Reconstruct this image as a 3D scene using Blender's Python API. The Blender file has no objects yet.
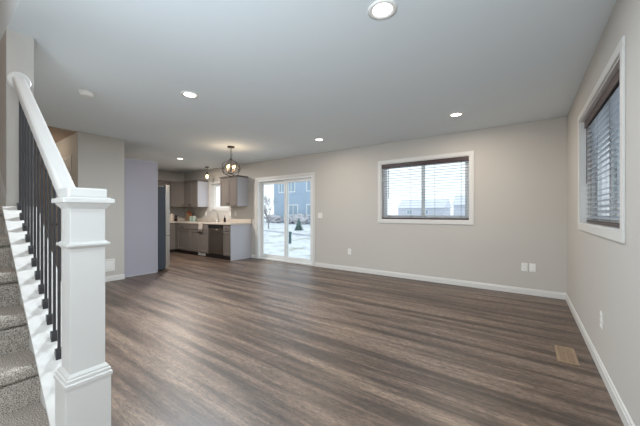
import bpy, bmesh, math, random
from mathutils import Vector, Matrix
random.seed(7)
PI = math.pi
scene = bpy.context.scene
C = scene.collection

# ------------------------------------------------------------------ camera, sky, big lights, exposure
EYE = 1.153
cam_d = bpy.data.cameras.new('camera'); cam_d.sensor_width = 36; cam_d.lens = 16.22
cam_d.clip_start = 0.02; cam_d.clip_end = 500
cam = bpy.data.objects.new('camera', cam_d); C.objects.link(cam)
cam.location = (0, 0, EYE); cam.rotation_euler = (PI/2, 0, math.radians(35.45))
scene.camera = cam
scene.view_settings.view_transform = 'Standard'
scene.view_settings.look = 'None'
scene.view_settings.gamma = 1.0
scene.view_settings.use_curve_mapping = False
scene.view_settings.exposure = 0.24

world = bpy.data.worlds.new('overcast_sky'); scene.world = world
world.use_nodes = True
bgn = world.node_tree.nodes['Background']
bgn.inputs[0].default_value = (0.86, 0.93, 1.0, 1); bgn.inputs[1].default_value = 1.3

def area(name, loc, rot, sx, sy, watts, color, spread=180):
    l = bpy.data.lights.new(name, 'AREA'); l.shape = 'RECTANGLE'; l.size = sx; l.size_y = sy
    l.energy = watts; l.color = color; l.spread = math.radians(spread)
    o = bpy.data.objects.new(name, l); C.objects.link(o); o.location = loc; o.rotation_euler = rot
    return o
# daylight fill added at an unseen front window wall behind the camera
area('added_front_daylight', (-0.5, -2.9, 1.35), (math.radians(93), 0, 0), 1.8, 1.9, 36, (0.90, 0.96, 1.0))
# soft fill added behind the viewer, aimed up to brighten the ceiling
area('added_ceiling_fill', (-0.25, -1.3, 1.25), (math.radians(127), 0, math.radians(27)), 1.0, 1.0, 24, (0.78, 0.90, 1.0), 85)
# fill added at an unseen right-hand window, to brighten the wall stub
area('added_side_daylight', (.43, -1.1, 1.5), (PI/2, 0, PI/2), 1.3, 1.1, 17, (0.88, 0.95, 1.0))
# unseen warm fill added high above the stairs to light the stairwell
area('added_stairwell_fill', (-2.4, -0.1, 4.75), (0, 0, 0), 1.2, 0.6, 14, (1.0, 0.9, 0.8))

# ------------------------------------------------------------------ materials
def nodes(name):
    m = bpy.data.materials.new(name); m.use_nodes = True
    nt = m.node_tree; p = nt.nodes['Principled BSDF']
    return m, nt, p
def srgb(r, g, b):
    f = lambda c: (c/255/12.92) if c/255 <= .04045 else ((c/255+.055)/1.055)**2.4
    return (f(r), f(g), f(b), 1)
def noise_bump(nt, p, scale, strength, dist=0.002, detail=3):
    tc = nt.nodes.new('ShaderNodeTexCoord'); n = nt.nodes.new('ShaderNodeTexNoise')
    n.inputs['Scale'].default_value = scale; n.inputs['Detail'].default_value = detail
    b = nt.nodes.new('ShaderNodeBump'); b.inputs['Strength'].default_value = strength; b.inputs['Distance'].default_value = dist
    nt.links.new(tc.outputs['Object'], n.inputs['Vector']); nt.links.new(n.outputs['Fac'], b.inputs['Height'])
    nt.links.new(b.outputs['Normal'], p.inputs['Normal'])
    return n
def mottled(name, col, rough=.6, var=.04, scale=3, bump=None, metal=0, spec=.5):
    m, nt, p = nodes(name)
    tc = nt.nodes.new('ShaderNodeTexCoord'); n = nt.nodes.new('ShaderNodeTexNoise'); n.inputs['Scale'].default_value = scale
    r = nt.nodes.new('ShaderNodeMixRGB')
    r.inputs[1].default_value = tuple(max(0, c*(1-var)) for c in col[:3]) + (1,)
    r.inputs[2].default_value = tuple(min(1, c*(1+var)) for c in col[:3]) + (1,)
    nt.links.new(tc.outputs['Object'], n.inputs['Vector']); nt.links.new(n.outputs['Fac'], r.inputs[0])
    nt.links.new(r.outputs[0], p.inputs['Base Color'])
    p.inputs['Roughness'].default_value = rough; p.inputs['Metallic'].default_value = metal
    p.inputs['Specular IOR Level'].default_value = spec
    if bump: noise_bump(nt, p, *bump)
    return m
def emissive(name, col, strength):
    m, nt, p = nodes(name)
    p.inputs['Base Color'].default_value = col; p.inputs['Emission Color'].default_value = col
    p.inputs['Emission Strength'].default_value = strength
    return m

M = {}
M['wall'] = mottled('greige_wall_paint', srgb(196, 192, 186), .75, .015, 1.5, (180, .25, .003))
M['tan_wall'] = mottled('tan_hall_stairwell', srgb(184, 166, 148), .75, .015, 1.5, (180, .25, .003))  # one even tan for the hall and stairwell surfaces
M['ceiling'] = mottled('ceiling_paint', srgb(228, 236, 240), .85, .01, 1.5, (120, .3, .003))
M['trim'] = mottled('white_trim_paint', srgb(216, 215, 212), .35, .01, 5)
M['vinyl'] = mottled('white_vinyl', srgb(232, 234, 234), .35, .01, 5)
M['cabinet'] = mottled('grey_taupe_cabinet_paint', srgb(114, 107, 102), .32, .03, 6)
M['cabinet_daylit'] = mottled('daylight_paled_cabinet_paint', srgb(186, 188, 196), .3, .02, 6)  # cabinet paint with patio door daylight painted in as paler grey
M['toe'] = mottled('dark_toe_kick', srgb(58, 50, 46), .5, .1, 6)
M['counter'] = mottled('beige_speckled_laminate', srgb(200, 190, 178), .3, .12, 60)
M['bronze'] = mottled('dark_bronze_metal', srgb(40, 33, 29), .45, .1, 20, metal=.3)
M['iron'] = mottled('dark_iron_bar', srgb(72, 71, 74), .35, .1, 20, metal=.3)
M['steel'] = mottled('brushed_steel', srgb(196, 194, 190), .3, .05, 40, metal=.9)
M['dishwasher'] = mottled('dark_stainless_steel', srgb(120, 112, 106), .28, .05, 40, metal=.85)
M['black'] = mottled('black_plastic', srgb(24, 24, 26), .35, .1, 10)
M['fridge_side'] = mottled('slate_grey_fridge_side', srgb(58, 65, 76), .45, .05, 30)
M['blindwood'] = mottled('dark_cherry_stained_wood', srgb(60, 39, 39), .35, .12, 12)
M['slat'] = mottled('glare_grey_blind_slat', srgb(166, 171, 179), .4, .05, 12)  # window glare washed into the slat colour
M['cord'] = mottled('grey_blind_cord', srgb(120, 118, 120), .7, .05, 12)
M['plastic'] = mottled('white_plastic', srgb(235, 234, 230), .4, .01, 8)
M['slot'] = mottled('dark_slot', srgb(70, 68, 66), .6, .05, 8)
M['towel'] = mottled('white_cotton_towel', srgb(232, 222, 212), .95, .03, 40, (300, .6, .003))
M['register'] = mottled('tan_painted_register', srgb(150, 128, 104), .45, .05, 10)
M['warm_lens'] = emissive('warm_lamp_lens', (1, .93, .82, 1), 7)
M['bulb'] = emissive('glowing_filament_bulb', (1, .66, .32, 1), 5)
M['sleeve'] = mottled('ivory_candle_sleeve', srgb(90, 76, 64), .5, .05, 10)
M['teal'] = mottled('pale_teal_ceramic', srgb(170, 190, 178), .3, .03, 10)
M['cream'] = mottled('cream_ceramic', srgb(214, 200, 184), .4, .03, 10)
M['orangewood'] = mottled('orange_brown_wood', srgb(176, 100, 62), .5, .2, 30)
M['darkjar'] = mottled('dark_brown_glass', srgb(40, 26, 22), .15, .1, 10)
M['siding'] = mottled('hazed_blue_grey_lap_siding', srgb(166, 184, 202), .7, .03, 2)  # outdoor haze mixed into the siding colour
M['siding2'] = mottled('hazed_grey_lap_siding', srgb(204, 208, 218), .7, .03, 2)  # distance haze painted in as a lighter siding grey
M['roof'] = mottled('snowy_shingle_roof', srgb(222, 226, 234), .9, .04, 2)
M['outglass'] = mottled('sky_reflecting_house_glass', srgb(150, 170, 185), .1, .1, 1)
M['bark'] = mottled('haze_paled_bark', srgb(146, 140, 142), .9, .12, 8)  # bark paled to carry the outdoor haze
M['brush'] = mottled('haze_paled_dry_brush', srgb(196, 194, 198), .9, .15, 3)  # brush lightened, with haze put into its grey
M['evergreen'] = mottled('grey_green_evergreen_needles', srgb(96, 118, 116), .9, .3, 8)  # dull grey green with strongly varied tone
M['pedestal'] = mottled('green_utility_plastic', srgb(76, 100, 104), .6, .05, 8)
M['curb'] = mottled('grey_concrete_edging', srgb(196, 198, 206), .9, .1, 8)

def glass_mat():
    m = bpy.data.materials.new('clear_window_glass'); m.use_nodes = True; nt = m.node_tree; nt.nodes.clear()
    o = nt.nodes.new('ShaderNodeOutputMaterial'); t = nt.nodes.new('ShaderNodeBsdfTransparent')
    t.inputs[0].default_value = (.96, .985, .985, 1)
    g = nt.nodes.new('ShaderNodeBsdfGlossy'); g.inputs['Roughness'].default_value = .02
    lw = nt.nodes.new('ShaderNodeLayerWeight'); pw = nt.nodes.new('ShaderNodeMath'); pw.operation = 'POWER'; pw.inputs[1].default_value = 5
    f = nt.nodes.new('ShaderNodeMath'); f.operation = 'MULTIPLY_ADD'; f.inputs[1].default_value = .9; f.inputs[2].default_value = .035
    nt.links.new(lw.outputs['Facing'], pw.inputs[0]); nt.links.new(pw.outputs[0], f.inputs[0])
    mx = nt.nodes.new('ShaderNodeMixShader')
    nt.links.new(f.outputs[0], mx.inputs[0]); nt.links.new(t.outputs[0], mx.inputs[1]); nt.links.new(g.outputs[0], mx.inputs[2])
    nt.links.new(mx.outputs[0], o.inputs[0]); return m
M['glass'] = glass_mat()

def floor_mat():
    m, nt, p = nodes('weathered_vinyl_plank'); N = nt.nodes; L = nt.links
    tc = N.new('ShaderNodeTexCoord')
    br = N.new('ShaderNodeTexBrick'); br.offset = .37; br.offset_frequency = 2
    for k, v in (('Scale', 1), ('Brick Width', 60), ('Row Height', .152), ('Mortar Size', .0012), ('Mortar Smooth', .1), ('Bias', 0)):
        br.inputs[k].default_value = v
    br.inputs['Color1'].default_value = (0, 0, 0, 1); br.inputs['Color2'].default_value = (1, 1, 1, 1); br.inputs['Mortar'].default_value = (.5, .5, .5, 1)
    sh = N.new('ShaderNodeMapping'); sh.inputs['Location'].default_value = (17, 0, 0)
    L.new(tc.outputs['Object'], sh.inputs[0]); L.new(sh.outputs[0], br.inputs['Vector'])
    # every plank gets its own slice of the grain
    add = N.new('ShaderNodeVectorMath'); add.operation = 'MULTIPLY_ADD'
    L.new(br.outputs['Color'], add.inputs[0]); add.inputs[1].default_value = (0.6, .02, 0.4); L.new(tc.outputs['Object'], add.inputs[2])
    def grain(sx, sy, detail, dist=0, rough=.6):
        mp = N.new('ShaderNodeMapping'); mp.inputs['Scale'].default_value = (sx, sy, 1)
        L.new(add.outputs[0], mp.inputs[0])
        n = N.new('ShaderNodeTexNoise'); n.inputs['Scale'].default_value = 1; n.inputs['Detail'].default_value = detail
        n.inputs['Distortion'].default_value = dist; n.inputs['Roughness'].default_value = rough
        L.new(mp.outputs[0], n.inputs['Vector']); return n
    def ramp(src, stops):
        c = N.new('ShaderNodeValToRGB'); L.new(src.outputs['Fac'], c.inputs[0]); el = c.color_ramp.elements
        el[0].position, el[0].color = stops[0]; el[1].position, el[1].color = stops[-1]
        for p_, c_ in stops[1:-1]: el.new(p_).color = c_
        return c
    def mul(a, b, f):
        m_ = N.new('ShaderNodeMixRGB'); m_.blend_type = 'MULTIPLY'; m_.inputs[0].default_value = f
        L.new(a.outputs[0], m_.inputs[1]); L.new(b.outputs[0], m_.inputs[2]); return m_
    g1 = lambda v: (v, v*.99, v*.98, 1)
    broad = grain(.55, 9, 3, .25, .55); mid = grain(3.0, 32, 8, 1.0, .75); fine = grain(20, 75, 4, .8, .8)
    flk = grain(3.2, 26, 5, .6, .7); crk = grain(7, 36, 8, 2.5, .8); vein = grain(.9, 24, 3, .3, .5)
    base = ramp(broad, [(.38, srgb(64, 51, 43)), (.45, srgb(86, 71, 61)), (.53, srgb(107, 90, 78)), (.66, srgb(126, 109, 95))])
    a1 = mul(base, ramp(mid, [(.32, g1(.46)), (.48, g1(.92)), (.66, g1(1.3))]), 1)
    a2 = mul(a1, ramp(fine, [(.36, g1(.45)), (.60, g1(1.3))]), .9)
    a3 = mul(a2, ramp(crk, [(.39, g1(.28)), (.43, g1(1))]), .95)
    a4 = mul(a3, ramp(vein, [(.34, g1(.62)), (.45, g1(1))]), .8)
    m3 = mul(a4, ramp(flk, [(.60, g1(1)), (.72, g1(1.45))]), 1)
    m4 = N.new('ShaderNodeMixRGB'); L.new(br.outputs['Fac'], m4.inputs[0]); L.new(m3.outputs[0], m4.inputs[1]); m4.inputs[2].default_value = srgb(96, 82, 74)
    L.new(m4.outputs[0], p.inputs['Base Color'])
    p.inputs['Roughness'].default_value = .42; p.inputs['Specular IOR Level'].default_value = 1.0
    b = N.new('ShaderNodeBump'); b.inputs['Strength'].default_value = .12; b.inputs['Distance'].default_value = .002
    L.new(fine.outputs['Fac'], b.inputs['Height']); L.new(b.outputs['Normal'], p.inputs['Normal'])
    return m
M['floor'] = floor_mat()

def carpet_mat():
    m, nt, p = nodes('speckled_frieze_carpet'); N = nt.nodes; L = nt.links
    tc = N.new('ShaderNodeTexCoord')
    n = N.new('ShaderNodeTexNoise'); n.inputs['Scale'].default_value = 210; n.inputs['Detail'].default_value = 3
    L.new(tc.outputs['Object'], n.inputs['Vector'])
    cr = N.new('ShaderNodeValToRGB'); L.new(n.outputs['Fac'], cr.inputs[0])
    cr.color_ramp.elements[0].position = .36; cr.color_ramp.elements[0].color = srgb(118, 106, 96)
    cr.color_ramp.elements[1].position = .64; cr.color_ramp.elements[1].color = srgb(214, 207, 198)
    L.new(cr.outputs[0], p.inputs['Base Color']); p.inputs['Roughness'].default_value = 1; p.inputs['Specular IOR Level'].default_value = .1
    b = N.new('ShaderNodeBump'); b.inputs['Strength'].default_value = .9; b.inputs['Distance'].default_value = .008
    L.new(n.outputs['Fac'], b.inputs['Height']); L.new(b.outputs['Normal'], p.inputs['Normal'])
    return m
M['carpet'] = carpet_mat()

def snow_mat():
    m, nt, p = nodes('snow_with_grass_tufts'); N = nt.nodes; L = nt.links
    tc = N.new('ShaderNodeTexCoord')
    n = N.new('ShaderNodeTexNoise'); n.inputs['Scale'].default_value = .9; n.inputs['Detail'].default_value = 8; n.inputs['Roughness'].default_value = .7
    L.new(tc.outputs['Object'], n.inputs['Vector'])
    cr = N.new('ShaderNodeValToRGB'); L.new(n.outputs['Fac'], cr.inputs[0])
    cr.color_ramp.elements[0].position = .36; cr.color_ramp.elements[0].color = srgb(168, 168, 152)
    cr.color_ramp.elements[1].position = .50; cr.color_ramp.elements[1].color = srgb(222, 227, 234)
    L.new(cr.outputs[0], p.inputs['Base Color']); p.inputs['Roughness'].default_value = .9
    return m
M['snow'] = snow_mat()

# ------------------------------------------------------------------ helpers
def BM(): return bmesh.new()
def box(bm, x0, x1, y0, y1, z0, z1, bev=0, seg=2):
    if x0 > x1: x0, x1 = x1, x0
    if y0 > y1: y0, y1 = y1, y0
    if z0 > z1: z0, z1 = z1, z0
    t = bmesh.new() if bev else bm
    r = bmesh.ops.create_cube(t, size=1)
    for v in r['verts']:
        v.co = Vector(((x0+x1)/2 + v.co.x*(x1-x0), (y0+y1)/2 + v.co.y*(y1-y0), (z0+z1)/2 + v.co.z*(z1-z0)))
    if bev:
        bmesh.ops.bevel(t, geom=list(t.edges), offset=bev, segments=seg, affect='EDGES', profile=.5)
        merge(bm, t)
    return bm
def merge(bm, t):
    me = bpy.data.meshes.new('tmp'); t.to_mesh(me); t.free(); bm.from_mesh(me); bpy.data.meshes.remove(me)
def tube(bm, pts, r, n=8, closed=False, cap=True):
    pts = [Vector(p) for p in pts]; rings = []
    rr = r if isinstance(r, (list, tuple)) else [r]*len(pts)
    up = None
    for i, p in enumerate(pts):
        if closed: d = pts[(i+1) % len(pts)] - pts[i-1]
        else: d = pts[min(i+1, len(pts)-1)] - pts[max(i-1, 0)]
        d.normalize()
        if up is None:
            up = d.orthogonal().normalized()
        else:
            up = up - d*up.dot(d)
            up = up.normalized() if up.length > 1e-6 else d.orthogonal().normalized()
        s = d.cross(up)
        rings.append([bm.verts.new(p + (up*math.cos(2*PI*k/n) + s*math.sin(2*PI*k/n))*rr[i]) for k in range(n)])
    m = len(rings)
    for i in range(m if closed else m-1):
        a, b = rings[i], rings[(i+1) % m]
        for k in range(n): bm.faces.new((a[k], a[(k+1) % n], b[(k+1) % n], b[k]))
    if cap and not closed:
        bm.faces.new(rings[0][::-1]); bm.faces.new(rings[-1])
    return bm
def lathe(bm, c, prof, n=24, axis='Z'):
    c = Vector(c); rings = []
    for (r, h) in prof:
        ring = []
        for k in range(n):
            a = 2*PI*k/n; u, v = r*math.cos(a), r*math.sin(a)
            off = {'Z': Vector((u, v, h)), 'X': Vector((h, u, v)), 'Y': Vector((u, h, v))}[axis]
            ring.append(bm.verts.new(c + off))
        rings.append(ring)
    for a, b in zip(rings, rings[1:]):
        for k in range(n): bm.faces.new((a[k], a[(k+1) % n], b[(k+1) % n], b[k]))
    bm.faces.new(rings[0][::-1]); bm.faces.new(rings[-1])
    return bm
def prism(bm, poly, axis, a, b):
    """poly of 2D points extruded between a and b along axis ('Y': poly=(x,z); 'X': poly=(y,z); 'Z': poly=(x,y))"""
    def mk(p, t):
        return {'Y': (p[0], t, p[1]), 'X': (t, p[0], p[1]), 'Z': (p[0], p[1], t)}[axis]
    A = [bm.verts.new(mk(p, a)) for p in poly]; B = [bm.verts.new(mk(p, b)) for p in poly]
    n = len(poly)
    bm.faces.new(A[::-1]); bm.faces.new(B)
    for i in range(n): bm.faces.new((A[i], A[(i+1) % n], B[(i+1) % n], B[i]))
    return bm
def wpos(o):
    v = Vector((0, 0, 0))
    while o: v += o.location; o = o.parent
    return v
def obj(name, bm, mat, parent=None, smooth=False, origin=None):
    bmesh.ops.recalc_face_normals(bm, faces=bm.faces)
    o = bpy.data.objects.new(name, None if bm is None else bpy.data.meshes.new(name))
    org = wpos(parent) if parent else Vector(origin or (0, 0, 0))
    for v in bm.verts: v.co -= org
    bm.to_mesh(o.data); bm.free()
    o.data.materials.append(mat)
    if smooth:
        for f in o.data.polygons: f.use_smooth = True
    if parent: o.parent = parent
    else: o.location = org
    C.objects.link(o); return o
def tag(o, label, cat, group=None):
    o['label'] = label; o['category'] = cat
    if group: o['group'] = group
    return o
def thing(name, label, cat, loc, group=None):
    o = bpy.data.objects.new(name, None); C.objects.link(o); o.location = loc; o.empty_display_size = .05
    return tag(o, label, cat, group)
def struct(name, bm=None, mat=None, loc=None):
    if bm is None:
        o = bpy.data.objects.new(name, None); C.objects.link(o); o.location = loc or (0, 0, 0)
    else: o = obj(name, bm, mat)
    o['kind'] = 'structure'; return o
def copy_tree(o, loc, label=None):
    c = o.copy(); C.objects.link(c); c.location = loc
    if label: c['label'] = label
    for ch in o.children:
        d = ch.copy(); C.objects.link(d); d.parent = c
        for g in ch.children:
            e = g.copy(); C.objects.link(e); e.parent = d
    return c
def wall_cells(bm, axis, a0, a1, t0, t1, z0, z1, holes):
    """wall running along axis from a0 to a1, thickness t0..t1, with rectangular holes (a, b, zlo, zhi)"""
    A = sorted(set([a0, a1] + [h[0] for h in holes] + [h[1] for h in holes]))
    Z = sorted(set([z0, z1] + [h[2] for h in holes] + [h[3] for h in holes]))
    for i in range(len(A)-1):
        for k in range(len(Z)-1):
            ca, cz = (A[i]+A[i+1])/2, (Z[k]+Z[k+1])/2
            if any(h[0] < ca < h[1] and h[2] < cz < h[3] for h in holes): continue
            if axis == 'X': box(bm, A[i], A[i+1], t0, t1, Z[k], Z[k+1])
            else: box(bm, t0, t1, A[i], A[i+1], Z[k], Z[k+1])
    bmesh.ops.remove_doubles(bm, verts=bm.verts, dist=1e-5)
    # drop the inner faces shared by two cells
    seen = {}
    for f in bm.faces:
        key = tuple(round(c, 4) for c in f.calc_center_median()); seen.setdefault(key, []).append(f)
    dead = [f for fs in seen.values() if len(fs) > 1 for f in fs]
    bmesh.ops.delete(bm, geom=dead, context='FACES_ONLY')
    return bm

XR, YB, H = .449, 5.028, 2.44          # right wall, back wall, ceiling
XW, XK = -5.73, -8.96                  # stub wall beside the stairs hall, kitchen's left wall
D1 = (-5.53, -3.765, 0.0, 1.98)        # sliding door opening
W1 = (-2.187, -.707, 1.03, 2.06)       # back window
W2 = (2.32, 3.87, 1.045, 2.07)         # right window (along y)
W3 = (-7.50, -6.69, 1.27, 2.0)         # kitchen window

# ------------------------------------------------------------------ room shell
bm = BM(); box(bm, -9.1, XR+.15, -3.1, YB+.15, -.12, 0); struct('floor', bm, M['floor'])
bm = BM()
box(bm, -5.76, XR+.15, .37, YB+.15, H, H+.3); struct('ceiling', bm, M['ceiling'])
bm = BM(); box(bm, -9.1, -5.76, 1.487, YB+.15, H, H+.3); struct('ceiling_kitchen', bm, M['ceiling'])
bm = BM(); box(bm, -1.5, XR+.15, -3.1, .37, H, H+.3); struct('ceiling_entry', bm, M['ceiling'])
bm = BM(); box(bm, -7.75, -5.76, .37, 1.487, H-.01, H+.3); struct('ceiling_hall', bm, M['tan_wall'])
struct('wall_back', wall_cells(BM(), 'X', -9.1, XR+.15, YB, YB+.15, -.12, H, [D1, W1, W3]), M['wall'])
W5 = (-1.8, -.4, .95, 2.07)  # opening for the added side window
struct('wall_right', wall_cells(BM(), 'Y', -3.1, YB, XR, XR+.15, 0, H, [W2, W5]), M['wall'])
bm = BM(); box(bm, XK-.14, XK, 1.487, YB, 0, H); struct('wall_left', bm, M['wall'])
bm = BM(); box(bm, XK, XW, 1.487, 2.13, 0, H); struct('wall_pantry', bm, M['wall'])
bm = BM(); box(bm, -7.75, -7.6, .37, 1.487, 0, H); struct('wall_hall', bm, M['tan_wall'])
bm = BM(); box(bm, -7.6, -2.95, .37, .508, 0, H); struct('wall_stair_inner', bm, M['wall']); bm = BM()
SL = .81
def capz(x): return .868 + SL*(-x - 2.54)
prism(bm, [(-2.95, 0), (-1.66, 0), (-1.66, capz(-1.66)-.018), (-2.95, capz(-2.95)-.018)], 'Y', .372, .508)
struct('wall_knee', bm, M['wall'])
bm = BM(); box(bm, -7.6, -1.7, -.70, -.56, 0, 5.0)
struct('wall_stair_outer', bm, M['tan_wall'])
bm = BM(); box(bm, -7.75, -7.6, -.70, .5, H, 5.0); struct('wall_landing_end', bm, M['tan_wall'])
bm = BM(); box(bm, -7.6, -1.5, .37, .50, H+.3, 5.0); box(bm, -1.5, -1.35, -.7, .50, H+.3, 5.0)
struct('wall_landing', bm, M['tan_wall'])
bm = BM(); box(bm, -7.75, -1.35, -.7, .5, 5.0, 5.1); struct('ceiling_landing', bm, M['ceiling'])
bm = BM(); box(bm, -1.84, -1.7, -3.1, -.56, 0, H); struct('wall_entry', bm, M['wall'])
bm = BM(); box(bm, -1.84, -1.5, -.56, -.45, H-.02, H+.3); struct('trim_3', bm, M['trim'])
FW = (-1.4, .4, .4, 2.3)  # opening for the unseen front window
struct('wall_front', wall_cells(BM(), 'X', -1.84, XR+.15, -3.25, -3.1, 0, H, [FW]), M['wall'])

# baseboards
def base_run(bm, axis, a, b, face, sgn, h=.085):
    prof = [(0, 0), (.013*sgn, 0), (.013*sgn, h*.72), (.009*sgn, h*.78), (.009*sgn, h*.93), (.004*sgn, h), (0, h)]
    if axis == 'Y': prism(bm, [(face+u, z) for u, z in prof], 'Y', a, b)
    else: prism(bm, [(face+u, z) for u, z in prof], 'X', a, b)
bm = BM(); base_run(bm, 'Y', -3.1, YB-.013, XR, -1); struct('baseboard_right', bm, M['trim'])
bm = BM(); base_run(bm, 'X', -3.707, XR, YB, -1); base_run(bm, 'X', -5.745, -5.588, YB, -1); struct('baseboard_back', bm, M['trim'])
bm = BM(); base_run(bm, 'Y', 1.474, 2.13, XW, 1); base_run(bm, 'X', -6.04, XW+.013, 1.487, -1); struct('baseboard_left', bm, M['trim'])
bm = BM(); base_run(bm, 'X', -7.6, -1.70, .508, 1); struct('baseboard_stair', bm, M['trim'])

# ------------------------------------------------------------------ windows and doors of the shell
def picture_frame(bm, axis, a0, a1, z0, z1, face, sgn, w=.06, t=.013, bottom=True):
    """casing around an opening; axis 'X': wall runs along x at y=face, sgn points into the room"""
    def bx(p, q, lo, hi):
        if axis == 'X': box(bm, p, q, face, face+t*sgn, lo, hi, .003)
        else: box(bm, face, face+t*sgn, p, q, lo, hi, .003)
    bx(a0-w, a0, z0, z1); bx(a1, a1+w, z0, z1)
    bx(a0-w, a1+w, z1, z1+w)
    if bottom: bx(a0-w, a1+w, z0-w, z0)
def slider_window(name, axis, a0, a1, z0, z1, face, sgn, mull=True):
    """sgn: direction from the wall face out of the room"""
    w = struct(name, loc=((a0+a1)/2 if axis == 'X' else face, face if axis == 'X' else (a0+a1)/2, z0))
    bm = BM(); picture_frame(bm, axis, a0, a1, z0, z1, face, -sgn); obj('window_casing', bm, M['trim'], w)
    def bx(bm, p, q, d0, d1, lo, hi, bev=.003):
        if axis == 'X': box(bm, p, q, face+d0*sgn, face+d1*sgn, lo, hi, bev)
        else: box(bm, face+d0*sgn, face+d1*sgn, p, q, lo, hi, bev)
    j = .012
    bm = BM(); bx(bm, a0, a0+j, 0, .15, z0, z1, 0); bx(bm, a1-j, a1, 0, .15, z0, z1, 0)
    bx(bm, a0+j, a1-j, 0, .15, z0, z0+j, 0); bx(bm, a0+j, a1-j, 0, .15, z1-j, z1, 0); obj('window_jamb', bm, M['trim'], w)
    a0 += j; a1 -= j; z0 += j; z1 -= j
    bm = BM(); f = .03
    bx(bm, a0, a0+f, .08, .15, z0, z1); bx(bm, a1-f, a1, .08, .15, z0, z1); bx(bm, a0+f, a1-f, .08, .15, z0, z0+f); bx(bm, a0+f, a1-f, .08, .15, z1-f, z1)
    obj('window_frame', bm, M['vinyl'], w)
    mid = (a0+a1)/2
    spans = [(a0+f, mid+.034, .085), (mid-.034, a1-f, .112)] if mull else [(a0+f, a1-f, .1)]
    for (p, q, d) in spans:
        s = .042; bm = BM(); lo, hi = z0+f, z1-f
        bx(bm, p, p+s, d, d+.024, lo, hi, .002); bx(bm, q-s, q, d, d+.024, lo, hi, .002)
        bx(bm, p+s, q-s, d, d+.024, lo, lo+s, .002); bx(bm, p+s, q-s, d, d+.024, hi-s, hi, .002)
        sh = obj('window_sash', bm, M['vinyl'], w)
        g = BM(); bx(g, p+s, q-s, d+.010, d+.014, lo+s, hi-s, 0); obj('pane', g, M['glass'], sh)
    return w
slider_window('window_1', 'X', W1[0], W1[1], W1[2], W1[3], YB, 1)
slider_window('window_2', 'Y', W2[0], W2[1], W2[2], W2[3], XR, 1)
slider_window('window_3', 'X', W3[0], W3[1], W3[2], W3[3], YB, 1, mull=False)
# unseen front window, added behind the viewer for the daylight fill
w = struct('unseen_window_4', loc=(-.5, -3.1, .4)); bm = BM(); picture_frame(bm, 'X', FW[0], FW[1], FW[2], FW[3], -3.1, 1, w=.045); obj('window_casing', bm, M['trim'], w)

w = struct('added_window_5', loc=(XR, -1.1, .95)); bm = BM(); picture_frame(bm, 'Y', W5[0], W5[1], W5[2], W5[3], XR, -1); obj('window_casing', bm, M['trim'], w)  # unseen side window, added to go with the side fill

# sliding patio door
x0, x1, _, zt = D1
d = struct('door_1', loc=((x0+x1)/2, YB, 0))
bm = BM(); picture_frame(bm, 'X', x0, x1, 0, zt, YB, -1, w=.06, bottom=False); obj('door_casing', bm, M['trim'], d)
bm = BM(); f = .045
box(bm, x0, x0+f, YB, YB+.15, 0, zt, .003); box(bm, x1-f, x1, YB, YB+.15, 0, zt, .003)
box(bm, x0+f, x1-f, YB, YB+.15, zt-f, zt, .003); box(bm, x0+f, x1-f, YB-.005, YB+.15, 0, .035, .003)
for yy in (.058, .105): box(bm, x0+f, x1-f, YB+yy, YB+yy+.006, .035, .05)
obj('door_frame', bm, M['vinyl'], d)
xm = (x0+x1)/2 + .03
for (p, q, yy, nm) in ((x0+f, xm+.035, YB+.095, 'fixed_panel'), (xm-.035, x1-f, YB+.048, 'sliding_panel')):
    s = .068; lo, hi = .05, zt-f-.004; bm = BM()
    box(bm, p, p+s, yy, yy+.035, lo, hi, .004); box(bm, q-s, q, yy, yy+.035, lo, hi, .004)
    box(bm, p+s, q-s, yy, yy+.035, lo, lo+.075, .004); box(bm, p+s, q-s, yy, yy+.035, hi-s, hi, .004)
    pn = obj(nm, bm, M['vinyl'], d)
    g = BM(); box(g, p+s, q-s, yy+.014, yy+.020, lo+.075, hi-s); obj('pane', g, M['glass'], pn)
    if nm == 'sliding_panel':
        h = BM(); box(h, p+.02, p+.045, yy-.03, yy-.012, .92, 1.14, .006); box(h, p+.022, p+.043, yy-.014, yy, .93, .96); box(h, p+.022, p+.043, yy-.014, yy, 1.10, 1.13)
        obj('door_handle', h, M['plastic'], pn)

# hall door (closed, on the wall beside the hallway)
d = struct('door_2', loc=(-6.5, 1.487, 0))
bm = BM(); picture_frame(bm, 'X', -6.87, -6.10, 0, 2.04, 1.487, -1, w=.06, bottom=False); obj('door_casing', bm, M['trim'], d)
bm = BM(); box(bm, -6.867, -6.103, 1.475, 1.486, .01, 2.037)
for (a, b) in ((-6.79, -6.52), (-6.45, -6.18)):
    for (lo, hi) in ((.2, .85), (.98, 1.5), (1.6, 1.93)): box(bm, a, b, 1.468, 1.476, lo, hi, .006)
lf = obj('door_leaf', bm, M['trim'], d)
h = lathe(BM(), (-6.80, 1.475, .95), [(.025, 0), (.025, -.006), (.009, -.008), (.009, -.035), (.022, -.04), (.028, -.055), (.02, -.07), (.003, -.073)], 16, 'Y')
obj('door_handle', h, M['bronze'], lf, True)

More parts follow.
